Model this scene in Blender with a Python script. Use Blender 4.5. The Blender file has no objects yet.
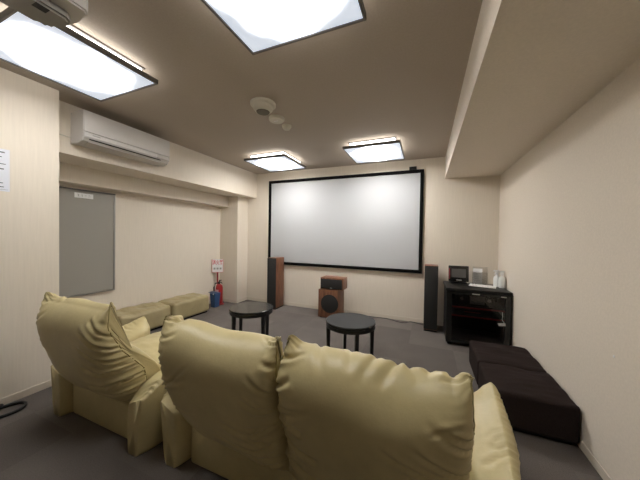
import bpy, bmesh, math, random
import numpy as np
from mathutils import Vector, Matrix

# ------------------------------------------------------------------ camera, world, exposure
SC = bpy.context.scene
COL = SC.collection
YAW, PITCH, ROLL, FPX = 22.426, -0.881, 0.900, 257.15
def _camera():
    a, b, c = (math.radians(v) for v in (YAW, PITCH, ROLL))
    fw = Vector((-math.sin(a)*math.cos(b), math.cos(a)*math.cos(b), math.sin(b)))
    r = Vector((math.cos(a), math.sin(a), 0)); u = r.cross(fw)
    r2 = r*math.cos(c)+u*math.sin(c); u2 = -r*math.sin(c)+u*math.cos(c)
    cd = bpy.data.cameras.new('camera'); cam = bpy.data.objects.new('camera', cd); COL.objects.link(cam)
    cd.sensor_fit = 'HORIZONTAL'; cd.sensor_width = 36; cd.lens = FPX*36/640; cd.clip_start = .02
    m = Matrix((r2, u2, -fw)).transposed().to_4x4(); m.translation = (0, 0, 1.35)
    cam.matrix_world = m
    SC.camera = cam
_camera()
W = bpy.data.worlds.new('world'); SC.world = W; W.use_nodes = True
W.node_tree.nodes['Background'].inputs[0].default_value = (.02, .02, .02, 1)
W.node_tree.nodes['Background'].inputs[1].default_value = 0.3
SC.view_settings.view_transform = 'Standard'; SC.view_settings.look = 'None'
SC.view_settings.gamma = 1; SC.view_settings.use_curve_mapping = False
SC.view_settings.exposure = 0.25
LAMP_NEAR, LAMP_FAR, LAMP_EDGE, LAMP_SIDE = 18.5, 37.0, 0.54, 6.0
LAMP_COL = (1.0, .967, .922, 1)

# ------------------------------------------------------------------ helpers
def lin(r, g, b):
    f = lambda c: (c/255/12.92) if c/255 <= .04045 else ((c/255+.055)/1.055)**2.4
    return (f(r), f(g), f(b), 1)
def mat(name, col, rough=.6, metal=0, spec=.5, coat=0, alpha=1, trans=0, ior=1.45, emit=None):
    m = bpy.data.materials.new(name); m.use_nodes = True
    b = m.node_tree.nodes['Principled BSDF']
    b.inputs['Base Color'].default_value = col; b.inputs['Roughness'].default_value = rough
    b.inputs['Metallic'].default_value = metal; b.inputs['Specular IOR Level'].default_value = spec
    b.inputs['Coat Weight'].default_value = coat; b.inputs['Transmission Weight'].default_value = trans
    b.inputs['IOR'].default_value = ior
    return m
def nodes(m): return m.node_tree.nodes, m.node_tree.links, m.node_tree.nodes['Principled BSDF']
def noise(m, scale, detail=3, rough=.5, mapscale=(1, 1, 1)):
    N, L, b = nodes(m)
    tc = N.new('ShaderNodeTexCoord'); mp = N.new('ShaderNodeMapping'); mp.inputs['Scale'].default_value = mapscale
    n = N.new('ShaderNodeTexNoise'); n.inputs['Scale'].default_value = scale; n.inputs['Detail'].default_value = detail
    n.inputs['Roughness'].default_value = rough
    L.new(tc.outputs['Object'], mp.inputs['Vector']); L.new(mp.outputs['Vector'], n.inputs['Vector'])
    return n
def vary(m, n, c0, c1, lo=.35, hi=.65):
    N, L, b = nodes(m)
    r = N.new('ShaderNodeValToRGB'); r.color_ramp.elements[0].color = c0; r.color_ramp.elements[1].color = c1
    r.color_ramp.elements[0].position = lo; r.color_ramp.elements[1].position = hi
    L.new(n.outputs['Fac'], r.inputs['Fac']); L.new(r.outputs['Color'], b.inputs['Base Color'])
def bump(m, n, strength=.2, dist=.002):
    N, L, b = nodes(m)
    bp = N.new('ShaderNodeBump'); bp.inputs['Strength'].default_value = strength; bp.inputs['Distance'].default_value = dist
    L.new(n.outputs['Fac'], bp.inputs['Height'])
    prev = b.inputs['Normal'].links
    if prev: L.new(prev[0].from_socket, bp.inputs['Normal'])
    L.new(bp.outputs['Normal'], b.inputs['Normal'])
def scl(c, k): return (c[0]*k, c[1]*k, c[2]*k, 1)

M = {}
wc = (.77, .70, .60, 1)
def wallpaper(name, c, ms, sc, st, k=.05):
    m = mat(name, c, .75, spec=.25); n = noise(m, sc, 3, .6, ms); vary(m, n, scl(c, 1-k), scl(c, 1+k)); bump(m, n, st, .003)
    n2 = noise(m, 260, 2, .6); bump(m, n2, st*.6, .002); return m
M['wall'] = wallpaper('cream wallpaper', wc, (1, 1, .05), 75, .12, .022)
M['wall_rough'] = wallpaper('rough cream wallpaper', (.77, .695, .60, 1), (1, 1, 1), 70, .3, .03)
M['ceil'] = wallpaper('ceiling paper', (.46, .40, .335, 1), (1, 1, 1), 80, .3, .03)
M['base'] = mat('skirting vinyl', (.70, .63, .53, 1), .5)
def carpet():
    m = mat('carpet tiles', (.1, .1, .1, 1), .95, spec=.1); N, L, b = nodes(m)
    tc = N.new('ShaderNodeTexCoord'); ck = N.new('ShaderNodeMapping'); ck.inputs['Scale'].default_value = (2, 2, 2)
    ck.inputs['Location'].default_value = (.35, .1, 0)
    L.new(tc.outputs['Object'], ck.inputs['Vector'])
    fl = N.new('ShaderNodeVectorMath'); fl.operation = 'FLOOR'; L.new(ck.outputs[0], fl.inputs[0])
    wn = N.new('ShaderNodeTexWhiteNoise'); wn.noise_dimensions = '2D'; L.new(fl.outputs[0], wn.inputs['Vector'])
    r = N.new('ShaderNodeValToRGB'); r.color_ramp.elements[0].color = (.125, .110, .101, 1); r.color_ramp.elements[1].color = (.165, .146, .134, 1)
    L.new(wn.outputs['Value'], r.inputs['Fac'])
    n = noise(m, 160, 4, .7); n2 = noise(m, 3, 3, .5)
    mx = N.new('ShaderNodeMix'); mx.data_type = 'RGBA'; mx.blend_type = 'MULTIPLY'; mx.inputs[0].default_value = 1
    rr = N.new('ShaderNodeMapRange'); rr.inputs[3].default_value = .55; rr.inputs[4].default_value = 1.45; L.new(n.outputs['Fac'], rr.inputs[0])
    L.new(r.outputs['Color'], mx.inputs[6]); L.new(rr.outputs[0], mx.inputs[7])
    mx2 = N.new('ShaderNodeMix'); mx2.data_type = 'RGBA'; mx2.blend_type = 'MULTIPLY'; mx2.inputs[0].default_value = 1
    rr2 = N.new('ShaderNodeMapRange'); rr2.inputs[3].default_value = .8; rr2.inputs[4].default_value = 1.2; L.new(n2.outputs['Fac'], rr2.inputs[0])
    L.new(mx.outputs[2], mx2.inputs[6]); L.new(rr2.outputs[0], mx2.inputs[7])
    L.new(mx2.outputs[2], b.inputs['Base Color']); bump(m, n, .6, .006)
    return m
M['carpet'] = carpet()
def leather(name, c, rough=.37):
    m = mat(name, c, rough, spec=.45); n = noise(m, 5, 4, .6); vary(m, n, scl(c, .9), scl(c, 1.08), .3, .7)
    n2 = noise(m, 340, 3, .6); bump(m, n2, .12, .0015); n3 = noise(m, 26, 3, .55); bump(m, n3, .18, .006); return m
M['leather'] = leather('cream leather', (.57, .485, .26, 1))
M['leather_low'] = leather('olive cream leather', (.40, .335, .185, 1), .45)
def fabric(name, c, sc=300):
    m = mat(name, c, .9, spec=.15); n = noise(m, sc, 3, .6); vary(m, n, scl(c, .7), scl(c, 1.3)); bump(m, n, .3, .002); return m
M['brown'] = fabric('dark brown fabric', (.024, .0165, .015, 1))
M['seam'] = mat('seam', (.40, .34, .15, 1), .6)
def wood(name, c):
    m = mat(name, c, .42); n = noise(m, 9, 5, .6, (6, 6, .5)); vary(m, n, scl(c, .6), scl(c, 1.35)); return m
M['wood'] = wood('walnut veneer', (.20, .085, .045, 1))
M['grille'] = fabric('charcoal speaker cloth', (.040, .039, .038, 1), 500)
M['black'] = mat('black satin', (.006, .006, .006, 1), .45, spec=.3)
M['black_gloss'] = mat('black gloss', (.010, .010, .010, 1), .18)
M['tabletop'] = mat('black table laminate', (.018, .018, .018, 1), .22); bump(M['tabletop'], noise(M['tabletop'], 220, 2), .05, .001)
M['tableleg'] = mat('black lacquer', (.006, .006, .006, 1), .35)
M['screen'] = mat('projection fabric', (.50, .51, .525, 1), .8, spec=.15)
M['velvet'] = fabric('black velvet', (.004, .004, .004, 1), 200)
M['ac'] = mat('white plastic', (.72, .70, .68, 1), .35)
M['ac2'] = mat('warm white plastic', (.60, .575, .54, 1), .4)
M['plastic_dark'] = mat('dark slot', (.01, .01, .01, 1), .6)
M['grey'] = mat('grey painted board', (.34, .325, .29, 1), .42); bump(M['grey'], noise(M['grey'], 150, 2), .08, .001)
M['frame_grey'] = mat('grey metal frame', (.17, .155, .14, 1), .4, metal=.3)
M['alu'] = mat('aluminium', (.45, .44, .42, 1), .35, metal=.8)
M['white'] = mat('white paper', (.80, .80, .80, 1), .6)
M['paper_blue'] = mat('coated white sheet', (.74, .76, .83, 1), .35)
M['ink'] = mat('grey ink', (.16, .16, .17, 1), .7)
M['ink_light'] = mat('pale grey ink', (.34, .33, .33, 1), .7)
M['red'] = mat('red enamel', (.34, .016, .018, 1), .3)
M['red_dark'] = mat('dark red trim', (.30, .03, .036, 1), .35)
M['red_print'] = mat('red print', (.62, .03, .06, 1), .5)
M['pink_print'] = mat('pink print', (.75, .45, .45, 1), .5)
M['blue'] = mat('blue plastic', (.035, .085, .20, 1), .4)
M['det'] = mat('ivory plastic', (.62, .59, .50, 1), .5)
M['det_dark'] = mat('detector grille', (.16, .145, .11, 1), .6)
M['proj'] = mat('projector grey', (.30, .285, .255, 1), .5)
M['proj_light'] = mat('projector white', (.62, .60, .57, 1), .45)
M['lens'] = mat('lens glass', (.01, .01, .015, 1), .05)
M['silver'] = mat('silver plate', (.55, .54, .52, 1), .3, metal=.6)
M['lcd'] = mat('grey display glass', (.10, .10, .095, 1), .15)
M['cord'] = mat('black rubber', (.006, .006, .007, 1), .55)
def glass(name, c, alpha, rough=.03):
    m = bpy.data.materials.new(name); m.use_nodes = True; N = m.node_tree.nodes; L = m.node_tree.links
    N.remove(N['Principled BSDF']); o = N['Material Output']
    t = N.new('ShaderNodeBsdfTransparent'); t.inputs[0].default_value = c
    g = N.new('ShaderNodeBsdfGlossy'); g.inputs['Roughness'].default_value = rough; g.inputs[0].default_value = (.9, .9, .9, 1)
    f = N.new('ShaderNodeFresnel'); f.inputs[0].default_value = 1.45
    mx = N.new('ShaderNodeMixShader'); ad = N.new('ShaderNodeMath'); ad.operation = 'ADD'; ad.inputs[1].default_value = alpha
    L.new(f.outputs[0], ad.inputs[0]); L.new(ad.outputs[0], mx.inputs[0]); L.new(t.outputs[0], mx.inputs[1]); L.new(g.outputs[0], mx.inputs[2])
    L.new(mx.outputs[0], o.inputs[0]); return m
M['glass'] = glass('smoked glass', (.78, .77, .76, 1), 0)
M['acrylic'] = glass('clear acrylic', (.93, .93, .93, 1), .04)
def bottle_plastic():
    m = mat('frosted white plastic', (.82, .83, .82, 1), .3); return m
M['bottle'] = bottle_plastic()
def lamp_mat(core):
    m = bpy.data.materials.new('lit diffuser'); m.use_nodes = True; N = m.node_tree.nodes; L = m.node_tree.links
    b = N['Principled BSDF']; b.inputs['Base Color'].default_value = (.7, .72, .76, 1); b.inputs['Roughness'].default_value = .3
    tc = N.new('ShaderNodeTexCoord'); mp = N.new('ShaderNodeVectorMath'); mp.operation = 'MULTIPLY'
    mp.inputs[1].default_value = (1/.36, 1/.36, 0); L.new(tc.outputs['Object'], mp.inputs[0])
    ln = N.new('ShaderNodeVectorMath'); ln.operation = 'LENGTH'; L.new(mp.outputs[0], ln.inputs[0])
    nz = N.new('ShaderNodeTexNoise'); nz.inputs['Scale'].default_value = 4; L.new(tc.outputs['Object'], nz.inputs['Vector'])
    ad = N.new('ShaderNodeMath'); ad.operation = 'MULTIPLY_ADD'; ad.inputs[1].default_value = .5; L.new(nz.outputs['Fac'], ad.inputs[0]); L.new(ln.outputs['Value'], ad.inputs[2])
    r = N.new('ShaderNodeMapRange'); r.interpolation_type = 'SMOOTHSTEP'
    r.inputs[1].default_value = .62; r.inputs[2].default_value = 1.24; r.inputs[3].default_value = core; r.inputs[4].default_value = LAMP_EDGE
    L.new(ad.outputs[0], r.inputs[0])
    cr = N.new('ShaderNodeMapRange'); cr.inputs[1].default_value = .9; cr.inputs[2].default_value = 1.25; L.new(ad.outputs[0], cr.inputs[0])
    mx = N.new('ShaderNodeMix'); mx.data_type = 'RGBA'; mx.inputs[6].default_value = LAMP_COL; mx.inputs[7].default_value = (.80, .90, 1.05, 1)
    L.new(cr.outputs[0], mx.inputs[0])
    L.new(mx.outputs[2], b.inputs['Emission Color']); L.new(r.outputs[0], b.inputs['Emission Strength'])
    return m
M['lamp'] = lamp_mat(LAMP_NEAR); M['lamp_far'] = lamp_mat(LAMP_FAR)
def lamp_side():
    m = mat('lit lamp side', (.8, .8, .8, 1), .5); b = m.node_tree.nodes['Principled BSDF']
    b.inputs['Emission Color'].default_value = LAMP_COL; b.inputs['Emission Strength'].default_value = LAMP_SIDE; return m
M['lamp_side'] = lamp_side()

class MB:
    """collects shapes into one mesh"""
    def __init__(s): s.bm = bmesh.new()
    def box(s, x0, x1, y0, y1, z0, z1, bev=0, seg=2, mx=None):
        b = bmesh.new(); bmesh.ops.create_cube(b, size=1)
        for v in b.verts: v.co = ((x0+x1)/2+v.co.x*(x1-x0), (y0+y1)/2+v.co.y*(y1-y0), (z0+z1)/2+v.co.z*(z1-z0))
        if bev: bmesh.ops.bevel(b, geom=list(b.edges), offset=bev, segments=seg, affect='EDGES', profile=.5)
        return s.merge(b, mx)
    def merge(s, b, mx=None):
        if mx is not None: bmesh.ops.transform(b, matrix=mx, verts=list(b.verts))
        bmesh.ops.recalc_face_normals(b, faces=list(b.faces))
        me = bpy.data.meshes.new('tmp'); b.to_mesh(me); b.free(); s.bm.from_mesh(me); bpy.data.meshes.remove(me); return s
    def lathe(s, prof, n=32, mx=None):
        b = bmesh.new(); rings = []
        for r, z in prof:
            if r < 1e-6: rings.append([b.verts.new((0, 0, z))])
            else: rings.append([b.verts.new((r*math.cos(2*math.pi*k/n), r*math.sin(2*math.pi*k/n), z)) for k in range(n)])
        for A, B in zip(rings, rings[1:]):
            for k in range(n):
                l = (k+1) % n
                if len(A) == 1 and len(B) == 1: continue
                if len(A) == 1: b.faces.new((A[0], B[k], B[l]))
                elif len(B) == 1: b.faces.new((A[k], A[l], B[0]))
                else: b.faces.new((A[k], A[l], B[l], B[k]))
        for R in (rings[0], rings[-1]):
            if len(R) > 1: b.faces.new(R)
        return s.merge(b, mx)
    def tube(s, pts, r, n=8):
        pts = [Vector(p) for p in pts]; b = bmesh.new(); rings = []; up = Vector((0, 0, 1))
        for i, p in enumerate(pts):
            t = (pts[min(i+1, len(pts)-1)]-pts[max(i-1, 0)]).normalized()
            a = t.cross(up if abs(t.z) < .95 else Vector((1, 0, 0))).normalized(); c = t.cross(a)
            rr = r[i] if isinstance(r, (list, tuple)) else r
            rings.append([b.verts.new(p+a*rr*math.cos(2*math.pi*k/n)+c*rr*math.sin(2*math.pi*k/n)) for k in range(n)])
        for A, B in zip(rings, rings[1:]):
            for k in range(n): b.faces.new((A[k], A[(k+1) % n], B[(k+1) % n], B[k]))
        b.faces.new(rings[0]); b.faces.new(rings[-1])
        return s.merge(b)
    def prism(s, poly, axis, a0, a1, bev=0):
        """poly in the two other axes, extruded along axis"""
        def P(u, v, a): return {'x': (a, u, v), 'y': (u, a, v), 'z': (u, v, a)}[axis]
        b = bmesh.new(); A = [b.verts.new(P(u, v, a0)) for u, v in poly]; B = [b.verts.new(P(u, v, a1)) for u, v in poly]
        n = len(poly)
        for k in range(n): b.faces.new((A[k], A[(k+1) % n], B[(k+1) % n], B[k]))
        fa = b.faces.new(A); fb = b.faces.new(B)
        if bev: bmesh.ops.bevel(b, geom=list(fa.edges)+list(fb.edges), offset=bev, segments=2, affect='EDGES')
        return s.merge(b)
    def build(s, name, m, parent=None, smooth=False, loc=None):
        me = bpy.data.meshes.new(name); s.bm.to_mesh(me); s.bm.free(); me.materials.append(M[m] if isinstance(m, str) else m)
        o = bpy.data.objects.new(name, me); COL.objects.link(o)
        if parent: o.parent = parent
        if loc: o.location = loc
        if smooth: shade(me, smooth)
        return o
def shade(me, ang=40):
    if ang is True: ang = 40
    me.polygons.foreach_set('use_smooth', [True]*len(me.polygons))
    try: me.set_sharp_from_angle(angle=math.radians(ang))
    except Exception: pass
def tag(o, label, cat, group=None):
    o['label'] = label; o['category'] = cat
    if group: o['group'] = group
    return o
def thing(name, label, cat, loc=(0, 0, 0), rz=0, group=None):
    o = bpy.data.objects.new(name, None); COL.objects.link(o); o.location = loc; o.rotation_euler = (0, 0, rz); o.empty_display_size = .1
    return tag(o, label, cat, group)
def struct(name, mb, m, smooth=False):
    o = mb.build(name, m, smooth=smooth); o['kind'] = 'structure'; return o
def copy_tree(o, parent=None):
    c = o.copy(); COL.objects.link(c)
    if parent: c.parent = parent
    for ch in list(o.children): copy_tree(ch, c)
    return c
def text_mesh(txt, size, ext=.0006, bold=0):
    cu = bpy.data.curves.new('txt', 'FONT'); cu.body = txt; cu.size = size; cu.extrude = ext; cu.offset = bold; cu.align_x = 'CENTER'; cu.align_y = 'CENTER'
    o = bpy.data.objects.new('txt', cu); COL.objects.link(o)
    dg = bpy.context.evaluated_depsgraph_get(); me = bpy.data.meshes.new_from_object(o.evaluated_get(dg))
    bpy.data.objects.remove(o); bpy.data.curves.remove(cu); return me
def lettering(name, txt, size, m, parent, mx, ext=.0006):
    me = text_mesh(txt, size, ext, size*.014); me.transform(mx); me.materials.clear(); me.materials.append(M[m])
    o = bpy.data.objects.new(name, me); COL.objects.link(o); o.parent = parent; return o

# ------------------------------------------------------------------ the room
HC = 2.589; YB = 4.361; XR = .955; XL = -3.866; XN = -3.003; YN = 1.223; YF = -2.8
struct('floor', MB().box(XL-.1, XR+.1, YF-.1, YB+.1, -.1, 0), 'carpet')
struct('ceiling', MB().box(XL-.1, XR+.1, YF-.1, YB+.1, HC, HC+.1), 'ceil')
struct('wall_back', MB().box(XL-.1, XR+.1, YB, YB+.1, 0, HC), 'wall')
struct('wall_right', MB().box(XR, XR+.1, YF, YB, 0, HC), 'wall_rough')
struct('wall_front', MB().box(XL-.1, XR+.1, YF-.1, YF, 0, HC), 'wall')
struct('wall_left', MB().box(XL-.1, XL, YF, YB, 0, HC), 'wall')
struct('wall_left_near', MB().box(XL, XN, YF, YN, 0, HC), 'wall')
struct('trim_1', MB().box(.246, XR, YF, YB, 2.2535, HC), 'wall_rough')            # beam along the right wall
struct('trim_2', MB().box(XL, -3.215, YN, YB, 2.104, HC), 'wall')               # deep bulkhead on the left
struct('trim_3', MB().box(XL, -3.659, YN, 4.051, 1.903, 2.104), 'wall')         # shallow step below it
struct('trim_4', MB().box(XL, -3.427, 4.051, YB, 0, 2.104), 'wall')             # corner pillar
def skirting(name, x0, x1, y0, y1):
    struct(name, MB().box(x0, x1, y0, y1, 0, .06, .002, 1), 'base')
skirting('baseboard_back', -3.427, XR-.006, YB-.006, YB)
skirting('baseboard_right', XR-.006, XR, YF, YB-.006)
skirting('baseboard_left', XL, XL+.006, YN+.006, 4.045)
skirting('baseboard_left_near', XN, XN+.006, YF, YN)
skirting('baseboard_pillar', XL, -3.427, 4.045, 4.051)
skirting('baseboard_pillar_side', -3.427, -3.421, 4.045, YB-.006)

# ------------------------------------------------------------------ cushions
def smooth01(x): x = np.clip(x, 0, 1); return x*x*(3-2*x)
def catmull(P, n):
    P = np.array(P, float); k = len(P); out = []
    for i in range(k):
        p0, p1, p2, p3 = P[(i-1) % k], P[i], P[(i+1) % k], P[(i+2) % k]
        t = np.linspace(0, 1, 24, endpoint=False)[:, None]
        out.append(.5*((2*p1)+(-p0+p2)*t+(2*p0-5*p1+4*p2-p3)*t**2+(-p0+3*p1-3*p2+p3)*t**3))
    Q = np.concatenate(out); Q = np.vstack([Q, Q[:1]])
    d = np.r_[0, np.cumsum(np.linalg.norm(np.diff(Q, axis=0), axis=1))]
    s = np.linspace(0, d[-1], n, endpoint=False)
    return np.c_[np.interp(s, d, Q[:, 0]), np.interp(s, d, Q[:, 1])], s
def grid_normals(P):
    du = np.gradient(P, axis=0); ds = (np.roll(P, -1, 1)-np.roll(P, 1, 1))
    n = np.cross(du, ds); n /= np.linalg.norm(n, axis=2, keepdims=True)+1e-9
    c = P.mean((0, 1)); mid = P.shape[0]//2
    if ((P[mid]-c)*n[mid]).sum() < 0: n = -n
    return n
def grid_mesh(name, P, m, parent):
    nu, ns, _ = P.shape; V = P.reshape(-1, 3).tolist(); F = []
    for i in range(nu-1):
        for j in range(ns):
            k = (j+1) % ns; F.append((i*ns+j, i*ns+k, (i+1)*ns+k, (i+1)*ns+j))
    for i in (0, nu-1):
        c = len(V); V.append(P[i].mean(0).tolist())
        for j in range(ns): F.append((i*ns+j, i*ns+(j+1) % ns, c))
    me = bpy.data.meshes.new(name); me.from_pydata(V, [], F)
    b = bmesh.new(); b.from_mesh(me); bmesh.ops.recalc_face_normals(b, faces=list(b.faces)); b.to_mesh(me); b.free()
    me.polygons.foreach_set('use_smooth', [True]*len(me.polygons)); me.materials.append(M[m])
    o = bpy.data.objects.new(name, me); COL.objects.link(o); o.parent = parent; return o
def crease_field(X, A, creases):
    """creases: (points[(x,a)], depth, width, taper) ; returns displacement along the normal"""
    D = np.zeros_like(X)
    for pts, dep, wid, t0, t1 in creases:
        pts = np.array(pts); best = np.full(X.shape, 1e9); tt = np.zeros_like(X); seg = len(pts)-1
        sgn = np.zeros_like(X)
        for i in range(seg):
            p, q = pts[i], pts[i+1]; d = q-p; L2 = (d*d).sum()+1e-12
            t = np.clip(((X-p[0])*d[0]+(A-p[1])*d[1])/L2, 0, 1)
            ex = X-p[0]-t*d[0]; ea = A-p[1]-t*d[1]; dd = np.hypot(ex, ea)
            m = dd < best; best = np.where(m, dd, best); tt = np.where(m, (i+t)/seg, tt)
            sgn = np.where(m, np.sign(ex*d[1]-ea*d[0]), sgn)
        w = wid*(.6+.8*tt); env = t0*(1-tt)+t1*tt; env = env*smooth01((1.0-tt)*6+.05)
        sd = best*sgn
        D += 1.35*dep*env*(-np.exp(-(sd/w)**2)+.55*np.exp(-((sd-1.9*w)/(1.2*w))**2)+.35*np.exp(-((sd+1.9*w)/(1.2*w))**2))
    return D
def smooth_noise(X, A, rng, amp, freq, n=10):
    D = np.zeros_like(X)
    for _ in range(n):
        th = rng.uniform(0, math.pi*2); f = freq*rng.uniform(.6, 1.6); ph = rng.uniform(0, 6.28)
        D += np.sin(f*(X*math.cos(th)+A*math.sin(th))+ph)
    return D*amp/math.sqrt(n)
BACK_PROF = [(.10, .245), (.03, .245), (-.03, .285), (-.09, .39), (-.135, .53), (-.16, .64), (-.165, .71), (-.150, .775), (-.115, .828), (-.06, .862), (0, .868), (.045, .83),
             (.06, .75), (.08, .65), (.12, .55), (.18, .46), (.24, .40), (.235, .33), (.17, .26)]
def back_cushion(W_, x0, parent, seed, lo_l=0., lo_r=0., swoops=(), puckers=(), ng=9, y0=0, rz=0, hs=1.0, slump=(), tr=0, tl=0, thin=1.0):
    rng = np.random.RandomState(seed)
    ns, nu = 190, 150
    prof, s = catmull(BACK_PROF, ns)
    top = int(np.argmax(prof[:, 1]))
    th = np.linspace(-1, 1, nu); u = np.sign(th)*(1-(1-np.abs(th))**1.7)
    U, S = np.meshgrid(u, np.arange(ns), indexing='ij')
    y = prof[:, 0][None, :]; z = prof[:, 1][None, :]
    f = np.sqrt(np.clip(1-np.abs(U)**6, 0, 1)); ke = np.interp(z, [.3, .5, .65], [.30, .24, .12]); k = ke+(1-ke)*f
    sp = np.interp(z, [.2, .32, .46, .60, .75, .95], [.17, .17, .13, -.02, -.10, -.085])
    zz = z+.0*U; au = np.abs(U)
    Y = sp+(y-sp)*k
    Z = .55+(z-.55)*(.965+.035*f)+.036*np.clip((au-.84)/.16, 0, 1)**1.6*smooth01((z-.74)/.11)
    hw = W_/2*(1-.012*smooth01((z-.76)/.16))
    lowl = lo_l*smooth01((.50-z)/.26)**1.5; lowr = lo_r*smooth01((.50-z)/.26)**1.5
    X = U*hw*(1+.02*np.sin((z-.3)*6)) + np.where(U < 0, lowl*au**2, -lowr*au**2)
    low = smooth01((.52-z)/.30)
    Z = Z+low*np.where(U < 0, lo_l, lo_r)*1.1*np.clip((au-.2)/.8, 0, 1)**1.6
    Y = sp+(Y-sp)*np.where(Y > sp, 1-(1-thin)*smooth01((z-.5)/.15), 1)
    tp = smooth01((z-.50)/.32)
    for uc, uw, dz in slump: Z = Z+tp*dz*np.exp(-((U-uc)/uw)**2)
    X = X+tl*smooth01((z-.70)/.17)*np.clip(-U, 0, 1)**3
    X = X-tr*smooth01((z-.42)/.36)*np.clip(U, 0, 1)
    P = np.stack([X, Y+0*X, Z+0*X], 2)
    A = np.broadcast_to(s[None, :], X.shape).copy()
    za = lambda zq: float(np.interp(zq, prof[2:top, 1], s[2:top]))
    n = grid_normals(P)
    cr = []
    for side in (-1, 1):
        for i in range(ng):
            z0 = .27+.62*(i+rng.uniform(.2, .8))/ng; L = rng.uniform(.05, .26)*(1.25 if z0 < .62 else .6)
            sl = rng.uniform(-.1, .55)*(1 if z0 > .45 else -.5)
            pts = [(side*(W_/2*1.02-L*t), za(z0)+L*(sl*t+.25*t*t*np.sign(sl))) for t in np.linspace(0, 1, 5)]
            cr.append((pts, rng.uniform(.006, .016), rng.uniform(.005, .010), 1, .1))
        for i in range(10):                                # puckers over the top and the front edge
            a0 = s[top]+rng.uniform(-.06, .07); L = rng.uniform(.05, .11)
            cr.append(([(side*W_/2*1.02, a0), (side*(W_/2-L), a0+rng.uniform(-.03, .03))], rng.uniform(.005, .010), .008, 1, .1))
    for pts, dep, wid in swoops:
        cr.append(([(px*W_/2, za(pz)) for px, pz in pts], dep*1.55, wid*.8, 1.0, .3))
    for px, dx, L, dep in puckers:                          # short folds running down from the top edge
        a0 = s[top]+.05
        cr.append(([(px*W_/2, a0), (px*W_/2+dx*.4, a0-L*.5), (px*W_/2+dx, a0-L)], dep, .016, 1, .25))
    D = crease_field(X, A, cr)
    edge = W_/2-np.abs(X)
    D += .0020*np.cos(A*2*math.pi/.034+2.2*np.sin(A*9))*np.exp(-np.clip(edge, 0, 1)/.035)*np.where(A < s[top], 1, .25)
    D += smooth_noise(X, A, rng, .0055, 14)*f
    P = P+n*(D*np.clip(.35+f, 0, 1))[..., None]
    P[..., 2] = .22+(P[..., 2]-.22)*hs
    o = grid_mesh('back_cushion', P, 'leather', parent)
    for e in (0, nu-1):
        j0 = int(np.argmin(np.abs(prof[2:top, 1]-.30)))+2
        MB().tube([tuple(P[e, j]) for j in range(j0, top+4, 2)], .0035, 6).build('seam_piping', 'seam', o, True)
    o.location = (x0, y0, 0); o.rotation_euler = (0, 0, rz); return o
def soft_box(name, x0, x1, y0, y1, z0, z1, m, parent, seed, crown=.03, r=.06, wr=.004, sag=0, n=44, ragged=0):
    """a stuffed box: superellipsoid-like, with a crowned top"""
    rng = np.random.RandomState(seed)
    b = bmesh.new(); bmesh.ops.create_cube(b, size=2); bmesh.ops.subdivide_edges(b, edges=list(b.edges), cuts=n, use_grid_fill=True)
    V = np.array([v.co[:] for v in b.verts])
    # concentrate samples at the edges
    V = np.sign(V)*(1-(1-np.abs(V))**1.35)
    hx, hy, hz = (x1-x0)/2, (y1-y0)/2, (z1-z0)/2; h = np.array([hx, hy, hz])
    Q = V*h; inner = h-r; C = np.clip(Q, -inner, inner); d = Q-C; L = np.linalg.norm(d, axis=1, keepdims=True)
    Q = np.where(L > 1e-9, C+d/np.maximum(L, 1e-9)*np.minimum(L, r) if False else C+d/np.maximum(L, 1e-9)*r*np.minimum(1, np.max(np.abs(d), axis=1, keepdims=True)/r), Q)
    px, py, pz = Q[:, 0]/hx, Q[:, 1]/hy, Q[:, 2]/hz
    Q[:, 2] += crown*np.clip(1-px**2, 0, 1)*np.clip(1-py**2, 0, 1)*np.where(pz > 0, pz, 0)
    Q[:, 0] += .35*crown*px*np.clip(1-pz**2, 0, 1)*np.clip(1-py**2, 0, 1)
    Q[:, 1] += .35*crown*py*np.clip(1-pz**2, 0, 1)*np.clip(1-px**2, 0, 1)
    w = smooth_noise(Q[:, 0]*1.0+Q[:, 2]*.7, Q[:, 1]+Q[:, 2]*.5, rng, wr, 22)+smooth_noise(Q[:, 0], Q[:, 1]*3+Q[:, 2], rng, wr*.4, 30)
    Q[:, 2] += w*np.where(pz > 0, 1, 0); Q[:, 1] += w*.6*py
    if sag: Q[:, 2] -= sag*np.clip(1-py**2, 0, 1)*np.where(pz > 0, pz, 0)*np.clip(px+.6, 0, 1)
    Q += np.array([(x0+x1)/2, (y0+y1)/2, (z0+z1)/2])
    Q[:, 2] = np.maximum(Q[:, 2], z0)
    for v, q in zip(b.verts, Q): v.co = q
    bmesh.ops.recalc_face_normals(b, faces=list(b.faces))
    me = bpy.data.meshes.new(name); b.to_mesh(me); b.free()
    me.polygons.foreach_set('use_smooth', [True]*len(me.polygons)); me.materials.append(M[m])
    o = bpy.data.objects.new(name, me); COL.objects.link(o)
    if parent: o.parent = parent
    return o
ARM_PROF = [(.00, .0), (.065, .0), (.090, .08), (.104, .25), (.114, .38), (.117, .45), (.108, .508), (.05, .490), (-.03, .46), (-.075, .42),
            (-.085, .33), (-.080, .15), (-.055, .0)]
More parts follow.
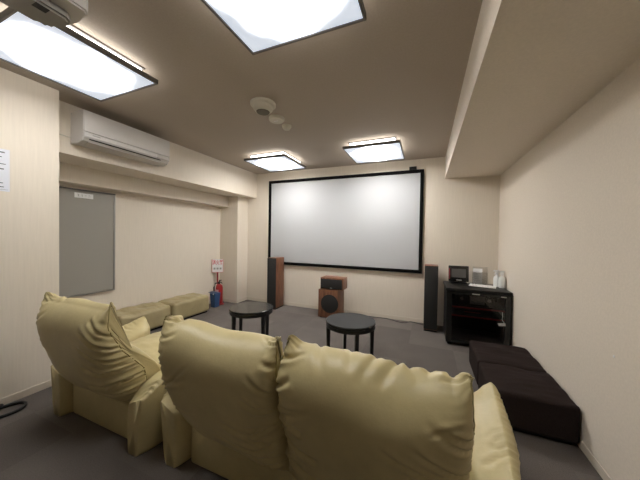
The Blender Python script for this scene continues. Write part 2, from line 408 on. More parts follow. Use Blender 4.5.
def arm(side, xc, y0, y1, parent, seed, flare=0):
    """stuffed arm panel: low at the back, rising to a pointed tip at the front outer corner"""
    rng = np.random.RandomState(seed)
    ns, nu = 120, 90
    prof, s = catmull(ARM_PROF, ns); prof[:, 1] = np.maximum(prof[:, 1], 0)
    v = np.linspace(-1, 1, nu); v = np.sign(v)*(1-(1-np.abs(v))**1.8)
    Vv, S = np.meshgrid(v, np.arange(ns), indexing='ij')
    t = (Vv+1)/2; f = np.sqrt(np.clip(1-np.abs(Vv)**3, 0, 1)); k = .52+.48*f
    xs = prof[:, 0][None, :]; zs = prof[:, 1][None, :]
    seamx = .05
    X = seamx*zs/.5+(xs-seamx*zs/.5)*k
    top = smooth01((zs-.30)/.2)
    Z = zs*(.80+.21*t)*(1-.05*(1-f)*(1-top)) + .02*top*smooth01((t-.8)/.2)*smooth01((xs+.02)/.06)
    Z = Z - .05*top*smooth01((.18-t)/.18)
    Y = y0+(y1-y0)*t+.02*top*t
    P = np.stack([X+0*Y, Y+0*X, Z+0*Y], 2); n = grid_normals(P)
    A = np.broadcast_to(s[None, :], t.shape).copy(); yy = P[..., 1]
    atop = s[int(np.argmax(prof[:, 1]))]
    cr = []
    for i in range(13):
        q = y0+(y1-y0)*(.06+.9*(i+rng.uniform(0, .8))/13); L = rng.uniform(.07, .17); sg = 1 if rng.rand() < .72 else -1
        cr.append(([(q, atop-.01*sg), (q+rng.uniform(-.03, .03), atop+sg*L*.5), (q+rng.uniform(-.05, .05), atop+sg*L)], rng.uniform(.004, .008), .009, 1, .2))
    D = crease_field(yy, A, cr)-.006*np.exp(-((A-atop)/.006)**2)
    D += smooth_noise(yy, A, rng, .006, 14)*f + .012*np.clip(1-np.abs(Vv)**2, 0, 1)
    P = P+n*(D*np.clip(.3+f, 0, 1))[..., None]
    P[..., 2] = np.maximum(P[..., 2], 0)
    P[..., 0] = xc+side*(P[..., 0]-flare*(1-(P[..., 1]-y0)/(y1-y0))*np.clip(P[..., 0]/.1, 0, 1))
    return grid_mesh('arm', P, 'leather', parent)

# ------------------------------------------------------------------ sofa and armchair
def sofa_body(root, n, w, aw, seed, ar=0):
    """n seats of width w between two arms of width aw; origin under the middle of the back"""
    tw = n*w
    MB().box(-tw/2-.012, tw/2+.012, .028, .66, 0, .250, .022, 3).build('base', 'leather', root, 35)
    for i in range(n):
        x = -tw/2+w*(i+.5)
        soft_box('seat_cushion', x-w/2+.006, x+w/2-.006, .10, .76, .21, .41, 'leather', root, seed+i, .035, .07, .004)
    arm(-1, -tw/2-aw/2+.02, -.03, .63, root, seed+11); arm(1, tw/2+aw/2-.02+ar, -.03, .63, root, seed+12, .06 if ar else 0)
SOFA = thing('sofa', 'cream leather two-seat sofa with two puffy back cushions, seen from behind', 'sofa', (-.558, 1.067, 0), 0)
sofa_body(SOFA, 2, .69, .235, 3, .05)
back_cushion(.70, -.372, SOFA, 21, .085, -.05, y0=-.03, hs=1.02, slump=[(.2, .6, -.012)],
             swoops=[([(1.0, .52), (.7, .47), (.42, .455), (.15, .47)], .012, .012), ([(1.0, .44), (.7, .385), (.3, .36), (-.1, .375)], .012, .014),
                     ([(-1.0, .50), (-.75, .40), (-.45, .34), (-.1, .31)], .010, .014), ([(1., .60), (.78, .60), (.55, .63)], .010, .011),
                     ([(1., .34), (.7, .30), (.3, .285), (-.2, .30)], .010, .012)],
             puckers=[(-.85, .03, .10, .010)])
back_cushion(.715, .348, SOFA, 34, -.04, .06, y0=-.03, hs=1.02, slump=[(.38, .45, -.032), (-1, .25, .014)], tl=.035,
             swoops=[([(-1.0, .62), (-.8, .57), (-.62, .56)], .013, .012), ([(-1.0, .53), (-.75, .47), (-.45, .45)], .012, .012),
                     ([(-1.0, .46), (-.8, .38), (-.5, .33), (-.1, .31)], .012, .014), ([(1.0, .5), (.8, .45), (.55, .44)], .010, .012),
                     ([(1.0, .40), (.7, .35), (.4, .34)], .010, .013)],
             puckers=[(.10, -.05, .20, .007), (.33, -.06, .17, .009), (.43, .05, .12, .007), (.66, -.02, .10, .007), (-.6, .07, .20, .006), (.86, .0, .10, .010), (-.2, .03, .16, .004)])
CHAIR = thing('armchair', 'cream leather armchair with one puffy wrinkled back cushion, beside the left wall', 'armchair', (-2.056, 1.027, 0), 0)
sofa_body(CHAIR, 1, .69, .20, 51)
back_cushion(.76, -.015, CHAIR, 77, .04, .0, y0=0, rz=math.radians(2), hs=1.05, tr=.06, thin=.5,
             swoops=[([(1.0, .62), (.7, .66), (.3, .74)], .012, .012), ([(1.0, .56), (.65, .57), (.25, .62)], .013, .012), ([(1.0, .50), (.6, .47), (.2, .49)], .013, .013),
                     ([(1.0, .43), (.6, .37), (.1, .36)], .012, .014), ([(1.0, .68), (.75, .74), (.5, .80)], .010, .011), ([(1., .35), (.6, .31), (.1, .30)], .010, .012)],
             puckers=[(-.6, .05, .12, .008)], ng=12)

# ------------------------------------------------------------------ ottomans
def ottoman(name, label, cat, x0, x1, y0, y1, h, m, seed, group, crown, r, wr, sag=0):
    t = thing(name, label, cat, ((x0+x1)/2, (y0+y1)/2, 0), 0, group)
    hx, hy = (x1-x0)/2, (y1-y0)/2
    soft_box('cushion', -hx, hx, -hy, hy, .025, h, m, t, seed, crown, r, wr, sag)
    MB().box(-hx+.03, hx-.03, -hy+.03, hy-.03, 0, .06, .004, 1).build('base', 'black', t)
    return t
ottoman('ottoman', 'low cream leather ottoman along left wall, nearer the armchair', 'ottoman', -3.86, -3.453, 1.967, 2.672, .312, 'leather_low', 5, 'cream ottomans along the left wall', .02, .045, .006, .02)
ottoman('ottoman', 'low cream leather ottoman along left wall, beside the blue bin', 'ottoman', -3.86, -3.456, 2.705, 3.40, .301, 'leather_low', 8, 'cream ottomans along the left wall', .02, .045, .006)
ottoman('ottoman', 'dark brown fabric ottoman by the right wall, nearest the camera', 'ottoman', .449, .946, 2.154, 2.632, .273, 'brown', 15, 'dark brown ottomans', .008, .025, .004)
ottoman('ottoman', 'dark brown fabric ottoman in front of the black cabinet', 'ottoman', .449, .946, 2.644, 3.15, .268, 'brown', 18, 'dark brown ottomans', .008, .025, .004)

# ------------------------------------------------------------------ projection screen
def screen():
    x0, x1, z0, z1 = -2.897, -.051, .787, 2.419
    t = thing('projection_screen', 'large white projection screen with black velvet frame on the back wall', 'screen', ((x0+x1)/2, YB, (z0+z1)/2))
    hx, hz = (x1-x0)/2, (z1-z0)/2; b = .052
    MB().box(-hx+b, hx-b, -.022, -.004, -hz+b, hz-b).build('screen_fabric', 'screen', t)
    for a in ((-hx, hx, hz-b, hz), (-hx, hx, -hz, -hz+b), (-hx, -hx+b, -hz+b, hz-b), (hx-b, hx, -hz+b, hz-b)):
        MB().box(a[0], a[1], -.04, -.001, a[2], a[3], .004, 2).build('frame_bar', 'velvet', t)
    c = -.215-(x0+x1)/2
    MB().box(c-.055, c+.055, -.05, -.001, hz+.0005, hz+.05, .004, 2).build('bracket', 'black', t)
screen()

# ------------------------------------------------------------------ ceiling lights
def ceiling_light():
    h = .362; t = thing('ceiling_light', '', 'ceiling light', (0, 0, HC), 0, 'square ceiling lights')
    MB().box(-h+.075, h-.075, -h+.075, h-.075, -.055, -.010).build('housing', 'lamp_side', t)
    MB().box(-h+.06, h-.06, -h+.06, h-.06, -.0098, 0).build('ceiling_plate', 'frame_grey', t)
    MB().box(-h+.014, h-.014, -h+.014, h-.014, -.093, -.075).build('diffuser', 'lamp', t)
    f = MB()
    for a in ((-h, h, -h, -h+.013), (-h, h, h-.013, h), (-h, -h+.013, -h+.013, h-.013), (h-.013, h, -h+.013, h-.013)):
        f.box(a[0], a[1], a[2], a[3], -.100, -.066)
    f.build('frame', 'frame_grey', t)
    g = MB()
    g.box(-h+.013, h-.013, -h+.013, h-.013, -.0745, -.0705)
    g.build('back_pan', 'ac', t)
    for sx in (-1, 1):
        MB().box(sx*.2-.03, sx*.2+.03, -.03, .03, -.0704, -.0551).build('spacer', 'ac', t)
    return t
L0 = ceiling_light()
for i, (x, y, lb) in enumerate([(-2.28, .993, 'lit square ceiling light nearest the camera on the left, partly behind the projector'),
                                (-.677, .993, 'lit square ceiling light nearest the camera, right of the projector, cut by the top edge'),
                                (-2.258, 3.585, 'far lit square ceiling light above the left part of the screen'),
                                (-.672, 3.59, 'far lit square ceiling light above the right part of the screen')]):
    o = L0 if i == 0 else copy_tree(L0)
    o.location = (x, y, HC); o['label'] = lb
    if i == 2:
        for ch in o.children:
            if ch.name.startswith('diffuser'):
                far = ch.data.copy(); far.materials[0] = M['lamp_far']; ch.data = far
    if i == 3:
        for ch in o.children:
            if ch.name.startswith('diffuser'): ch.data = far

# ------------------------------------------------------------------ ceiling detectors
rot = lambda x, y, z: Matrix.Translation((x, y, z))
t = thing('smoke_detector', 'large round ivory smoke detector on ceiling, the biggest of three', 'smoke detector', (-1.445, 2.045, HC))
MB().lathe([(0, 0), (.118, 0), (.118, -.018), (.110, -.026), (.090, -.028)], 40).build('mounting_ring', 'det', t, 30)
MB().lathe([(.0, -.0282), (.090, -.0282), (.090, -.055), (.068, -.078), (.0, -.078)], 40).build('body', 'det', t, 30)
MB().lathe([(0, -.0782), (.062, -.0782), (.056, -.086), (0, -.087)], 40).build('sensor_grille', 'det_dark', t, 30)
t = thing('ceiling_sensor', 'middle round ivory sensor with small lit dots on the ceiling', 'sensor', (-1.485, 2.345, HC))
MB().lathe([(0, 0), (.082, 0), (.082, -.02), (.070, -.034), (0, -.036)], 36).build('body', 'det', t, 30)
d = MB()
for k in range(4): d.lathe([(0, -.0362), (.005, -.0362), (.005, -.039), (0, -.039)], 10, rot(-.02+.013*k, -.01, 0))
d.build('indicator', 'white', t)
t = thing('ceiling_sensor', 'smallest ivory sensor on the ceiling, nearest the screen', 'sensor', (-1.478, 2.545, HC))
MB().lathe([(0, 0), (.052, 0), (.052, -.016), (.036, -.045), (0, -.047)], 32).build('body', 'det', t, 30)

# ------------------------------------------------------------------ air conditioner
def aircon():
    t = thing('air_conditioner', 'white wall-mounted air conditioner on the left bulkhead', 'air conditioner', (-3.215, 1.392, 2.213))
    Wd = .876
    MB().prism([(0, .0), (.13, -.01), (.19, .012), (.212, .055), (.216, .285), (.19, .295), (0, .295)], 'y', .012, Wd-.012, .004).build('body', 'ac2', t, 30)
    MB().prism([(.2165, .092), (.228, .094), (.228, .275), (.218, .293), (.205, .296), (.205, .2955), (.2165, .285)], 'y', .004, Wd-.004).build('front_panel', 'ac', t, 30)
    MB().prism([(.2135, .036), (.226, .050), (.228, .086), (.2165, .086)], 'y', .004, Wd-.16).build('lower_panel', 'ac', t, 30)
    MB().prism([(.2135, .036), (.225, .049), (.227, .086), (.2165, .086)], 'y', Wd-.158, Wd-.004).build('display_panel', 'ac2', t, 30)
    for y0 in (0, Wd-.0118):
        MB().prism([(0, -.002), (.13, -.012), (.192, .008), (.216, .05), (.222, .29), (.19, .2955), (0, .2955)], 'y', y0, y0+.0118, .003).build('end_cap', 'ac', t, 30)
    MB().prism([(.120, -.0125), (.192, .0095), (.196, .0035), (.122, -.018)], 'y', .05, Wd-.11).build('louver', 'ac2', t, 30)
    MB().prism([(.2085, .026), (.2125, .034), (.2145, .032), (.2105, .024)], 'y', .05, Wd-.11).build('outlet_slot', 'plastic_dark', t)
    lg = MB()
    for k in range(6): lg.box(.2275, .229, .07+.011*k, .078+.011*k, .066, .074)
    lg.build('logo', 'ink_light', t)
aircon()
t = tag(MB().tube([(-3.210, 1.229, 2.276), (-3.208, 1.31, 2.272), (-3.208, 1.391, 2.266)], .005).build('cable', 'det'), 'thin cable running into the air conditioner at its left end', 'cable')

# ------------------------------------------------------------------ grey wall panel and the notices
t = thing('wall_panel', 'flat grey metal panel with white label on the left wall', 'panel', (XL, 1.738, .592))
MB().box(.001, .03, -.50, .375, .012, 1.258, .002, 1).build('board', 'grey', t)
MB().box(.001, .038, -.50, .39, 1.2585, 1.272, .002, 1).build('top_rail', 'ink', t)
MB().box(.001, .038, -.50, .39, -.004, .0115, .002, 1).build('bottom_rail', 'alu', t)
MB().box(.001, .038, .3755, .39, .0118, 1.2582, .002, 1).build('side_rail', 'alu', t)
lb = MB().box(.0305, .0315, -.04, .145, 1.17, 1.228).build('label_strip', 'white', t); lb['label'] = 'white label strip'
g = MB()
for k, parts in enumerate([[(0, 0, .018, .003), (0, .010, .018, .003), (.007, -.008, .004, .022), (0, -.012, .018, .003)], [(0, .008, .018, .003), (.010, -.012, .003, .022), (.002, -.004, .010, .003)],
                           [(0, 0, .019, .004)], [(0, .008, .016, .003), (.013, -.014, .003, .024), (0, -.014, .003, .010)]]):
    for (a, c, w, h) in parts: g.box(.0316, .0320, -.012+.036*k+a, -.012+.036*k+a+w, 1.199+c, 1.199+c+h)
g.build('lettering', 'ink_light', lb)
t = thing('notice', 'white printed notice sheet taped to the near left wall', 'notice', (XN, .771, 1.655))
MB().box(.0005, .002, -.05, .16, 0, .322).build('sheet', 'paper_blue', t)
for k, (z, y0, y1) in enumerate([(.292, .02, .135), (.258, -.03, .12), (.205, -.03, .14), (.188, -.03, .09), (.165, -.03, .13), (.060, -.02, .125), (.030, -.03, .13)]):
    MB().box(.0021, .0024, y0, y1, z, z+(.009 if k in (0, 4) else .006)).build('printed_line', 'ink', t)
MB().box(.0021, .0024, -.045, .15, .012, .0145).build('border_line', 'ink_light', t)

# ------------------------------------------------------------------ projector
def projector():
    t = thing('projector', 'pale grey projector hanging from the ceiling at the top left', 'projector', (-1.57, .42, HC))
    b = bmesh.new()
    def body(x0, x1, y0, y1, z0, z1, r, bow):
        pl = []
        n = 9
        for k in range(n+1): pl.append((x0+r*(1-math.sin(math.pi/2*k/n)), y1-r*1.1+r*1.1*math.sin(math.pi/2*k/n) if False else y1-r+r*math.sin(math.pi/2*k/n)))
        pl = [(x0, y0)]+[(x0+r-r*math.cos(math.pi/2*k/n), y1-r+r*math.sin(math.pi/2*k/n)) for k in range(n+1)]
        pl += [((x0+x1)/2+.02, y1+bow)]+[(x1-.02*1, y1+bow*.5), (x1, y1-.015), (x1, y0)]
        return pl
    MB().prism(body(-.152, .092, -.30, .290, -.205, -.125, .05, .008), 'z', -.215, -.125, .008).build('housing', 'proj_light', t, 30)
    MB().prism(body(-.138, .018, -.28, .255, 0, 0, .07, .012), 'z', -.258, -.2155, .010).build('underside', 'proj', t, 30)
    MB().box(-.03, .010, .14, .185, -.2590, -.2582, 0).build('vent', 'plastic_dark', t)
    lensm = Matrix.Translation((.030, .268, -.172)) @ Matrix.Rotation(-math.pi/2, 4, 'X')
    MB().lathe([(0, 0), (.034, 0), (.034, .022), (.028, .024), (.028, .010), (0, .006)], 32, lensm).build('lens', 'lens', t, 30)
    MB().lathe([(0, 0), (.025, 0), (.025, .12), (0, .12)], 20, Matrix.Translation((0, 0, -.1248))).build('mount_pole', 'proj_light', t, 30)
    MB().box(-.08, .08, -.08, .08, -.006, 0, .002, 1).build('ceiling_plate', 'proj_light', t)
projector()

# ------------------------------------------------------------------ tables
def side_table(label, x, y, a0, H):
    t = thing('side_table', label, 'table', (x, y, 0), a0, 'round black side tables')
    R = .262
    MB().lathe([(0, H-.026), (R-.006, H-.026), (R, H-.020), (R, H-.005), (R-.005, H), (0, H)], 64).build('tabletop', 'tabletop', t, 30)
    MB().lathe([(R-.03, H-.062), (R-.003, H-.062), (R-.003, H-.0262), (R-.03, H-.0262), (R-.03, H-.062)], 64).build('apron', 'tableleg', t, 30)
    for k in range(4):
        a = math.pi/4+k*math.pi/2; c, s_ = math.cos(a), math.sin(a)
        b = bmesh.new(); r0, r1 = R-.006, R-.022
        top = [(-.021, -.020), (.021, -.020), (.021, .020), (-.021, .020)]
        vs = []
        for z, rr, q in ((0, r1, .70), (H-.0264, r0-.018, 1.0)):
            vs.append([b.verts.new((rr*c+(p[0]*c-p[1]*s_)*q, rr*s_+(p[0]*s_+p[1]*c)*q, z)) for p in top])
        for j in range(4): b.faces.new((vs[0][j], vs[0][(j+1) % 4], vs[1][(j+1) % 4], vs[1][j]))
        b.faces.new(vs[0]); b.faces.new(vs[1]); bmesh.ops.recalc_face_normals(b, faces=list(b.faces))
        bmesh.ops.bevel(b, geom=list(b.edges), offset=.004, segments=2, affect='EDGES')
        m = MB(); m.merge(b); m.build('leg', 'tableleg', t, 30)
side_table('round black side table on the left, in front of the tall left speaker', -1.972, 2.601, math.radians(116), .464)
side_table('round black side table on the right, in front of the subwoofer', -.725, 2.645, math.radians(75.5), .464)

# ------------------------------------------------------------------ speakers
def tower(label, x0, x1, y0, y1, h, brown_top=True):
    t = thing('floor_speaker', label, 'speaker', ((x0+x1)/2, (y0+y1)/2, 0), 0, 'tall floor speakers')
    hx, hy = (x1-x0)/2, (y1-y0)/2
    MB().box(-hx, hx, -hy+.018, hy, .02, h, .003, 2).build('cabinet', 'wood', t, 30)
    MB().box(-hx+.002, hx-.002, -hy, -hy+.0178, .03, h-.004, .006, 2).build('grille', 'grille', t, 30)
    MB().box(-hx+.003, hx-.003, -hy+.01, hy-.005, 0, .0198, .002, 1).build('plinth', 'black', t)
    return t
tower('tall slim walnut floor speaker left of the screen', -2.688, -2.502, 3.99, 4.28, .938)
tower('tall slim floor speaker with dark grille beside the black cabinet', -.011, .170, 4.008, 4.276, .949)
t = thing('subwoofer', 'walnut subwoofer box with round dark driver on the floor below the screen', 'speaker', (-1.468, 4.085, 0))
MB().box(-.170, .170, -.15, .19, .015, .4678, .004, 2).build('cabinet', 'wood', t, 30)
for sx in (-.13, .13):
    for sy in (-.11, .15): MB().lathe([(0, 0), (.018, 0), (.018, .0149), (0, .0149)], 16, rot(sx, sy, 0)).build('foot', 'black', t)
fr = Matrix.Translation((.03, -.1502, .245)) @ Matrix.Rotation(math.pi/2, 4, 'X')
MB().lathe([(.133, 0), (.150, 0), (.150, .008), (.133, .008), (.133, 0)], 48, fr).build('driver_ring', 'grille', t, 30)
MB().lathe([(0, 0), (.1328, 0), (.1328, .008), (.10, .014), (0, .018)], 48, fr).build('driver_cover', 'grille', t, 30)
t = thing('centre_speaker', 'small walnut centre speaker lying on top of the subwoofer', 'speaker', (-1.419, 4.085, .468))
MB().box(-.195, .195, -.125, .12, .006, .195, .004, 2).build('cabinet', 'wood', t, 30)
MB().box(-.182, .182, -.142, -.1252, .018, .178, .006, 2).build('grille', 'grille', t, 30)
MB().box(-.02, .02, -.1432, -.1422, .030, .038).build('badge', 'silver', t)
for sx in (-.10, .10): MB().box(sx-.015, sx+.015, -.1, .1, 0, .0058).build('foot', 'black', t)

# ------------------------------------------------------------------ AV cabinet
CX0, CX1, CY0, CY1, CH = .257, .934, 3.61, 4.153, .7245
t = thing('av_cabinet', 'black cabinet with a smoked glass door in the right back corner', 'cabinet', (CX0, CY0, 0))
w, d = CX1-CX0, CY1-CY0
for sx in (0, w-.03): MB().box(sx, sx+.03, .022, d, .03, CH-.0352, .003, 1).build('side_panel', 'black', t)
MB().box(-.012, w+.008, -.012, d+.01, CH-.035, CH, .008, 3).build('top', 'black', t, 30)
MB().box(.0302, w-.0302, .03, d-.001, .03, .07).build('bottom_panel', 'black', t)
MB().box(.0302, w-.0302, d-.02, d-.001, .0702, CH-.0354).build('back_panel', 'black', t)
fb = MB()
fb.box(.002, .060, 0, .02, .045, CH-.04, .003, 1); fb.box(w-.060, w-.002, 0, .02, .045, CH-.04, .003, 1)
fb.box(.0602, w-.0602, 0, .02, CH-.075, CH-.04, .003, 1); fb.box(.0602, w-.0602, 0, .02, .045, .08, .003, 1)
dr = fb.build('door', 'black_gloss', t)
MB().box(.0603, w-.0603, .008, .012, .0801, CH-.0751).build('door_glass', 'glass', dr)
hd = MB().box(w/2-.062, w/2+.018, -.010, -.0002, CH-.060, CH-.046, .002, 1).build('nameplate', 'silver', dr); hd['label'] = 'silver nameplate'
hd = MB().box(w-.105, w-.05, -.008, -.0002, CH-.066, CH-.054, .002, 1).build('latch', 'silver', dr); hd['label'] = 'silver latch'
for z in (.365, .475):
    sh = MB().box(.0304, w-.0304, .05, d-.021, z, z+.016).build('shelf', 'black', t)
    MB().box(.0304, w-.0304, .044, .0498, z+.001, z+.020).build('shelf_edge', 'red_dark', sh)
for sx in (.02, w-.07):
    for sy in (.05, d-.1): MB().box(sx, sx+.05, sy, sy+.05, 0, .0298).build('foot', 'black', t)
t = thing('receiver', 'dark grey receiver on the upper shelf behind the cabinet glass', 'receiver', (CX0+.33, CY0+.28, .491))
MB().box(-.20, .20, -.16, .16, .008, .165, .004, 1).build('case', 'black', t)
MB().box(-.06, .10, -.165, -.1602, .03, .15).build('display', 'ink', t)
for sx in (-.15, .15): MB().lathe([(0, 0), (.018, 0), (.018, .02), (0, .022)], 20, Matrix.Translation((sx, -.1602, .09)) @ Matrix.Rotation(math.pi/2, 4, 'X')).build('knob', 'frame_grey', t, 30)
for sx in (-.15, .15): MB().box(sx-.02, sx+.02, -.12, .12, 0, .0078).build('foot', 'black', t)
t = thing('disc_player', 'slim black disc player between the red-edged shelves', 'player', (CX0+.31, CY0+.26, .381))
MB().box(-.21, .21, -.15, .15, .006, .062, .003, 1).build('case', 'black', t)
MB().box(-.10, .08, -.1532, -.1502, .034, .040).build('disc_tray', 'red_dark', t)
for sx in (-.15, .15): MB().box(sx-.02, sx+.02, -.1, .1, 0, .0058).build('foot', 'black', t)
t = thing('key_tag', 'small pale tag hanging on a string from the cabinet door', 'tag', (.845, CY0-.004, .33))
MB().tube([(0.000, 0, .155), (.004, -.002, .11), (-.002, -.003, .07), (.02, -.003, .035)], .0022, 6).build('string', 'white', t)
MB().box(-.035, .035, -.007, 0, -.005, .028, .002, 1, Matrix.Rotation(-.12, 4, 'Y')).build('tag_plate', 'silver', t)
MB().box(-.045, -.01, -.009, -.0072, .014, .019).build('clip', 'white', t)

# things on the cabinet
t = thing('tablet_display', 'small black framed display standing on the cabinet left corner', 'display', (.433, 4.085, CH), math.radians(3))
mx = Matrix.Translation((0, 0, .015)) @ Matrix.Rotation(math.radians(-7), 4, 'X')
MB().box(-.128, .128, -.012, .015, 0, .222, .008, 2, mx).build('frame', 'black_gloss', t, 30)
MB().box(-.090, .090, -.0128, -.0121, .058, .178, 0, 2, mx).build('screen', 'lcd', t)
MB().box(-.030, .040, -.0135, -.0121, .018, .026, 0, 2, mx).build('badge', 'silver', t)
MB().box(-.122, -.112, -.0128, -.0122, .03, .18, 0, 2, mx).build('side_trim', 'red_dark', t)
MB().box(-.10, .10, -.045, .06, 0, .0145, .004, 2).build('stand', 'black', t)
t = thing('leaflet_holder', 'clear acrylic stand holding a printed leaflet on the cabinet', 'leaflet holder', (.665, 4.095, CH), math.radians(-8))
mx = Matrix.Translation((0, .0, .004)) @ Matrix.Rotation(math.radians(-14), 4, 'X')
MB().box(-.055, .055, -.002, .0, 0, .21, 0, 1, mx).build('leaflet', 'white', t)
MB().box(-.06, .115, -.006, -.003, 0, .16, 0, 1, mx).build('front_plate', 'acrylic', t)
MB().box(-.06, .115, .002, .005, 0, .235, 0, 1, mx).build('back_plate', 'acrylic', t)
MB().box(-.06, .115, -.03, .05, 0, .0035).build('foot_plate', 'acrylic', t)
for k in range(6): MB().box(-.04, .04-.02*(k % 2), -.0024, -.0021, .04+.026*k, .043+.026*k, 0, 1, mx).build('printed_line', 'ink_light', t)
t = thing('paper_sheet', 'white printed sheet lying flat on the cabinet top', 'paper', (.70, 3.955, CH), math.radians(-14))
MB().box(-.15, .15, -.105, .105, .0002, .0012).build('sheet', 'white', t)
for k in range(6): MB().box(-.12, .12-.05*(k % 3), .075-.028*k, .080-.028*k, .0013, .0016).build('printed_line', 'ink_light', t)
def bottle(label, x, y, rz):
    t = thing('spray_bottle', label, 'bottle', (x, y, CH), rz, 'white bottles on the cabinet')
    MB().lathe([(0, 0), (.034, 0), (.038, .006), (.038, .10), (.032, .128), (.016, .145), (.015, .158), (0, .158)], 28).build('bottle_body', 'bottle', t, 40)
    MB().lathe([(0, 0), (.017, 0), (.017, .028), (.012, .032), (0, .032)], 24, rot(0, 0, .1582)).build('collar', 'white', t, 30)
    MB().prism([(-.045, .195), (-.04, .213), (.02, .218), (.026, .1905), (-.012, .1905)], 'y', -.011, .011, .003).build('spray_head', 'white', t, 30)
    MB().prism([(-.02, .19), (-.032, .155), (-.028, .152), (-.012, .19)], 'y', -.005, .005).build('trigger', 'white', t)
bottle('white spray bottle on the cabinet, left of the two', .868, 4.0, .3)
bottle('white spray bottle on the cabinet, right of the two, nearer the wall', .910, 3.93, -.2)

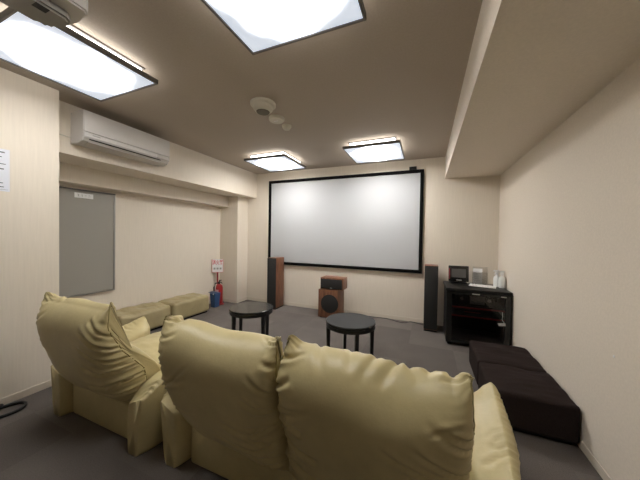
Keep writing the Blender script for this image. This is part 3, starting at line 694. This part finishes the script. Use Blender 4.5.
# ------------------------------------------------------------------ extinguisher corner
def extinguisher():
    x, y = -3.680, 3.85
    st = thing('extinguisher_stand', 'red stand with post and red and white sign behind the extinguisher', 'stand', (x, y, 0))
    MB().lathe([(0, 0), (.085, 0), (.088, .008), (.07, .022), (0, .024)], 32).build('base', 'red', st, 30)
    sm = Matrix.Translation((-.092, .045, 0)) @ Matrix.Rotation(math.radians(38), 4, 'Z')
    MB().box(-.014, .014, -.005, .005, .018, .64, .002, 1, sm).build('post', 'red_dark', st)
    MB().box(-.010, .05, -.006, .006, .004, .018, .001, 1, sm).build('post_foot', 'red_dark', st)
    sg = MB().box(-.105, .105, -.0145, -.0052, .605, .865, .003, 1, sm).build('sign', 'white', st)
    for a in ((-.105, -.099, .606, .864), (.099, .105, .606, .864), (-.0989, .0989, .606, .612)):
        MB().box(a[0], a[1], -.0155, -.0148, a[2], a[3], 0, 1, sm).build('border', 'red_print', sg)
    R = sm @ Matrix.Translation((0, -.0152, .797)) @ Matrix.Rotation(math.pi/2, 4, 'X') @ Matrix.Diagonal((.95, 1.5, 1, 1))
    lettering('lettering', '消火器', .068, 'red_print', sg, R, .0008)
    for k in range(3): MB().box(-.072+.055*k, -.038+.055*k, -.0155, -.0148, .665, .70, 0, 1, sm).build('small_print', 'ink_light', sg)
    e = thing('fire_extinguisher', 'red fire extinguisher with black hose in the left back corner', 'fire extinguisher', (x, y-.005, .0245))
    MB().lathe([(0, 0), (.06, 0), (.066, .012), (.066, .30), (.055, .345), (.022, .37), (0, .37)], 36).build('cylinder', 'red', e, 40)
    MB().lathe([(0, .3702), (.018, .3702), (.018, .415), (0, .415)], 20).build('valve', 'black', e, 30)
    MB().tube([(0, 0, .4152), (.03, -.02, .445), (.09, -.04, .455)], [.012, .012, .009]).build('handle', 'black', e, 40)
    MB().tube([(.01, 0, .40), (.06, -.02, .415), (.10, -.03, .395)], [.009, .010, .008]).build('lever', 'black', e, 40)
    MB().tube([(-.02, 0, .39), (-.075, -.02, .38), (-.10, -.03, .30), (-.095, -.03, .16), (-.088, -.02, .08)], .012).build('hose', 'cord', e, 40)
    MB().box(-.045, .045, -.0685, -.064, .17, .27, .001, 1).build('label_plate', 'pink_print', e)
    b = thing('bin', 'small blue plastic bin in front of the fire extinguisher', 'bin', (-3.625, 3.69, 0))
    m = MB(); n = 4
    pts = lambda hx, hy, z: [(-hx, -hy, z), (hx, -hy, z), (hx, hy, z), (-hx, hy, z)]
    bb = bmesh.new(); rings = [[bb.verts.new(p) for p in pts(*q)] for q in ((.045, .055, 0), (.056, .07, .235), (.052, .066, .235), (.042, .052, .008))]
    for A, B in zip(rings, rings[1:]):
        for k in range(4): bb.faces.new((A[k], A[(k+1) % 4], B[(k+1) % 4], B[k]))
    bb.faces.new(rings[0]); bb.faces.new(rings[-1])
    m.merge(bb); m.build('body', 'blue', b)
    MB().box(-.060, .060, -.075, .075, .2352, .258, .006, 2).build('lid', 'blue', b, 30)
    MB().lathe([(0, 0), (.012, 0), (.012, .006), (0, .007)], 14, Matrix.Translation((.03, -.0752, .247)) @ Matrix.Rotation(math.pi/2, 4, 'X')).build('lid_highlight', 'white', b)  # small white disc, a highlight on the lid put into colour
    MB().prism([(-.12, .262), (-.11, .27), (.0, .268), (.0, .2585)], 'y', -.05, .05).build('lid_flap', 'blue', b)
extinguisher()

# ------------------------------------------------------------------ cables on the floor
def spline(pts, n=8):
    P = [Vector(p) for p in pts]; out = []
    for i in range(len(P)-1):
        p0, p1, p2, p3 = P[max(i-1, 0)], P[i], P[i+1], P[min(i+2, len(P)-1)]
        for k in range(n):
            t = k/n; out.append(.5*((2*p1)+(-p0+p2)*t+(2*p0-5*p1+4*p2-p3)*t*t+(-p0+3*p1-3*p2+p3)*t**3))
    return out+[P[-1]]
z = .0055
tag(MB().tube(spline([(-1.27, 4.29, z), (-1.0, 4.32, z), (-.746, 4.335, z), (-.64, 4.34, z), (-.527, 4.325, z), (-.39, 4.25, z), (-.283, 4.245, z), (-.235, 4.31, z), (-.20, 4.34, z), (-.10, 4.31, z), (-.016, 4.26, z)]), .005, 6)
    .build('speaker_cable', 'cord', smooth=60), 'thin dark cable along the back wall from subwoofer to right tall speaker', 'cable')
z = .012
tag(MB().tube(spline([(-2.868, .40, z), (-2.833, .60, z), (-2.808, .80, z), (-2.793, .88, z), (-2.808, .935, z), (-2.853, .965, z), (-2.903, .96, z), (-2.933, .92, z), (-2.953, .85, z), (-2.963, .70, z), (-2.948, .5, z), (-2.918, .40, z+.012),
                     (-2.858, .48, z+.026), (-2.868, .72, z+.026), (-2.908, .84, z+.024), (-2.953, .86, z+.020), (-2.973, .75, z+.002), (-2.973, .45, z)], 8), .011, 8)
    .build('power_cord', 'cord', smooth=60), 'coiled thick black cord on the carpet by the near left wall', 'cord')
tag(MB().lathe([(0, 0), (.007, 0), (.006, .002), (0, .002)], 14, Matrix.Translation((XR-.0001, 1.893, .722)) @ Matrix.Rotation(-math.pi/2, 4, 'Y')).build('wall_pin', 'white'), 'tiny pale pin stuck in the right wall above the floor', 'pin')
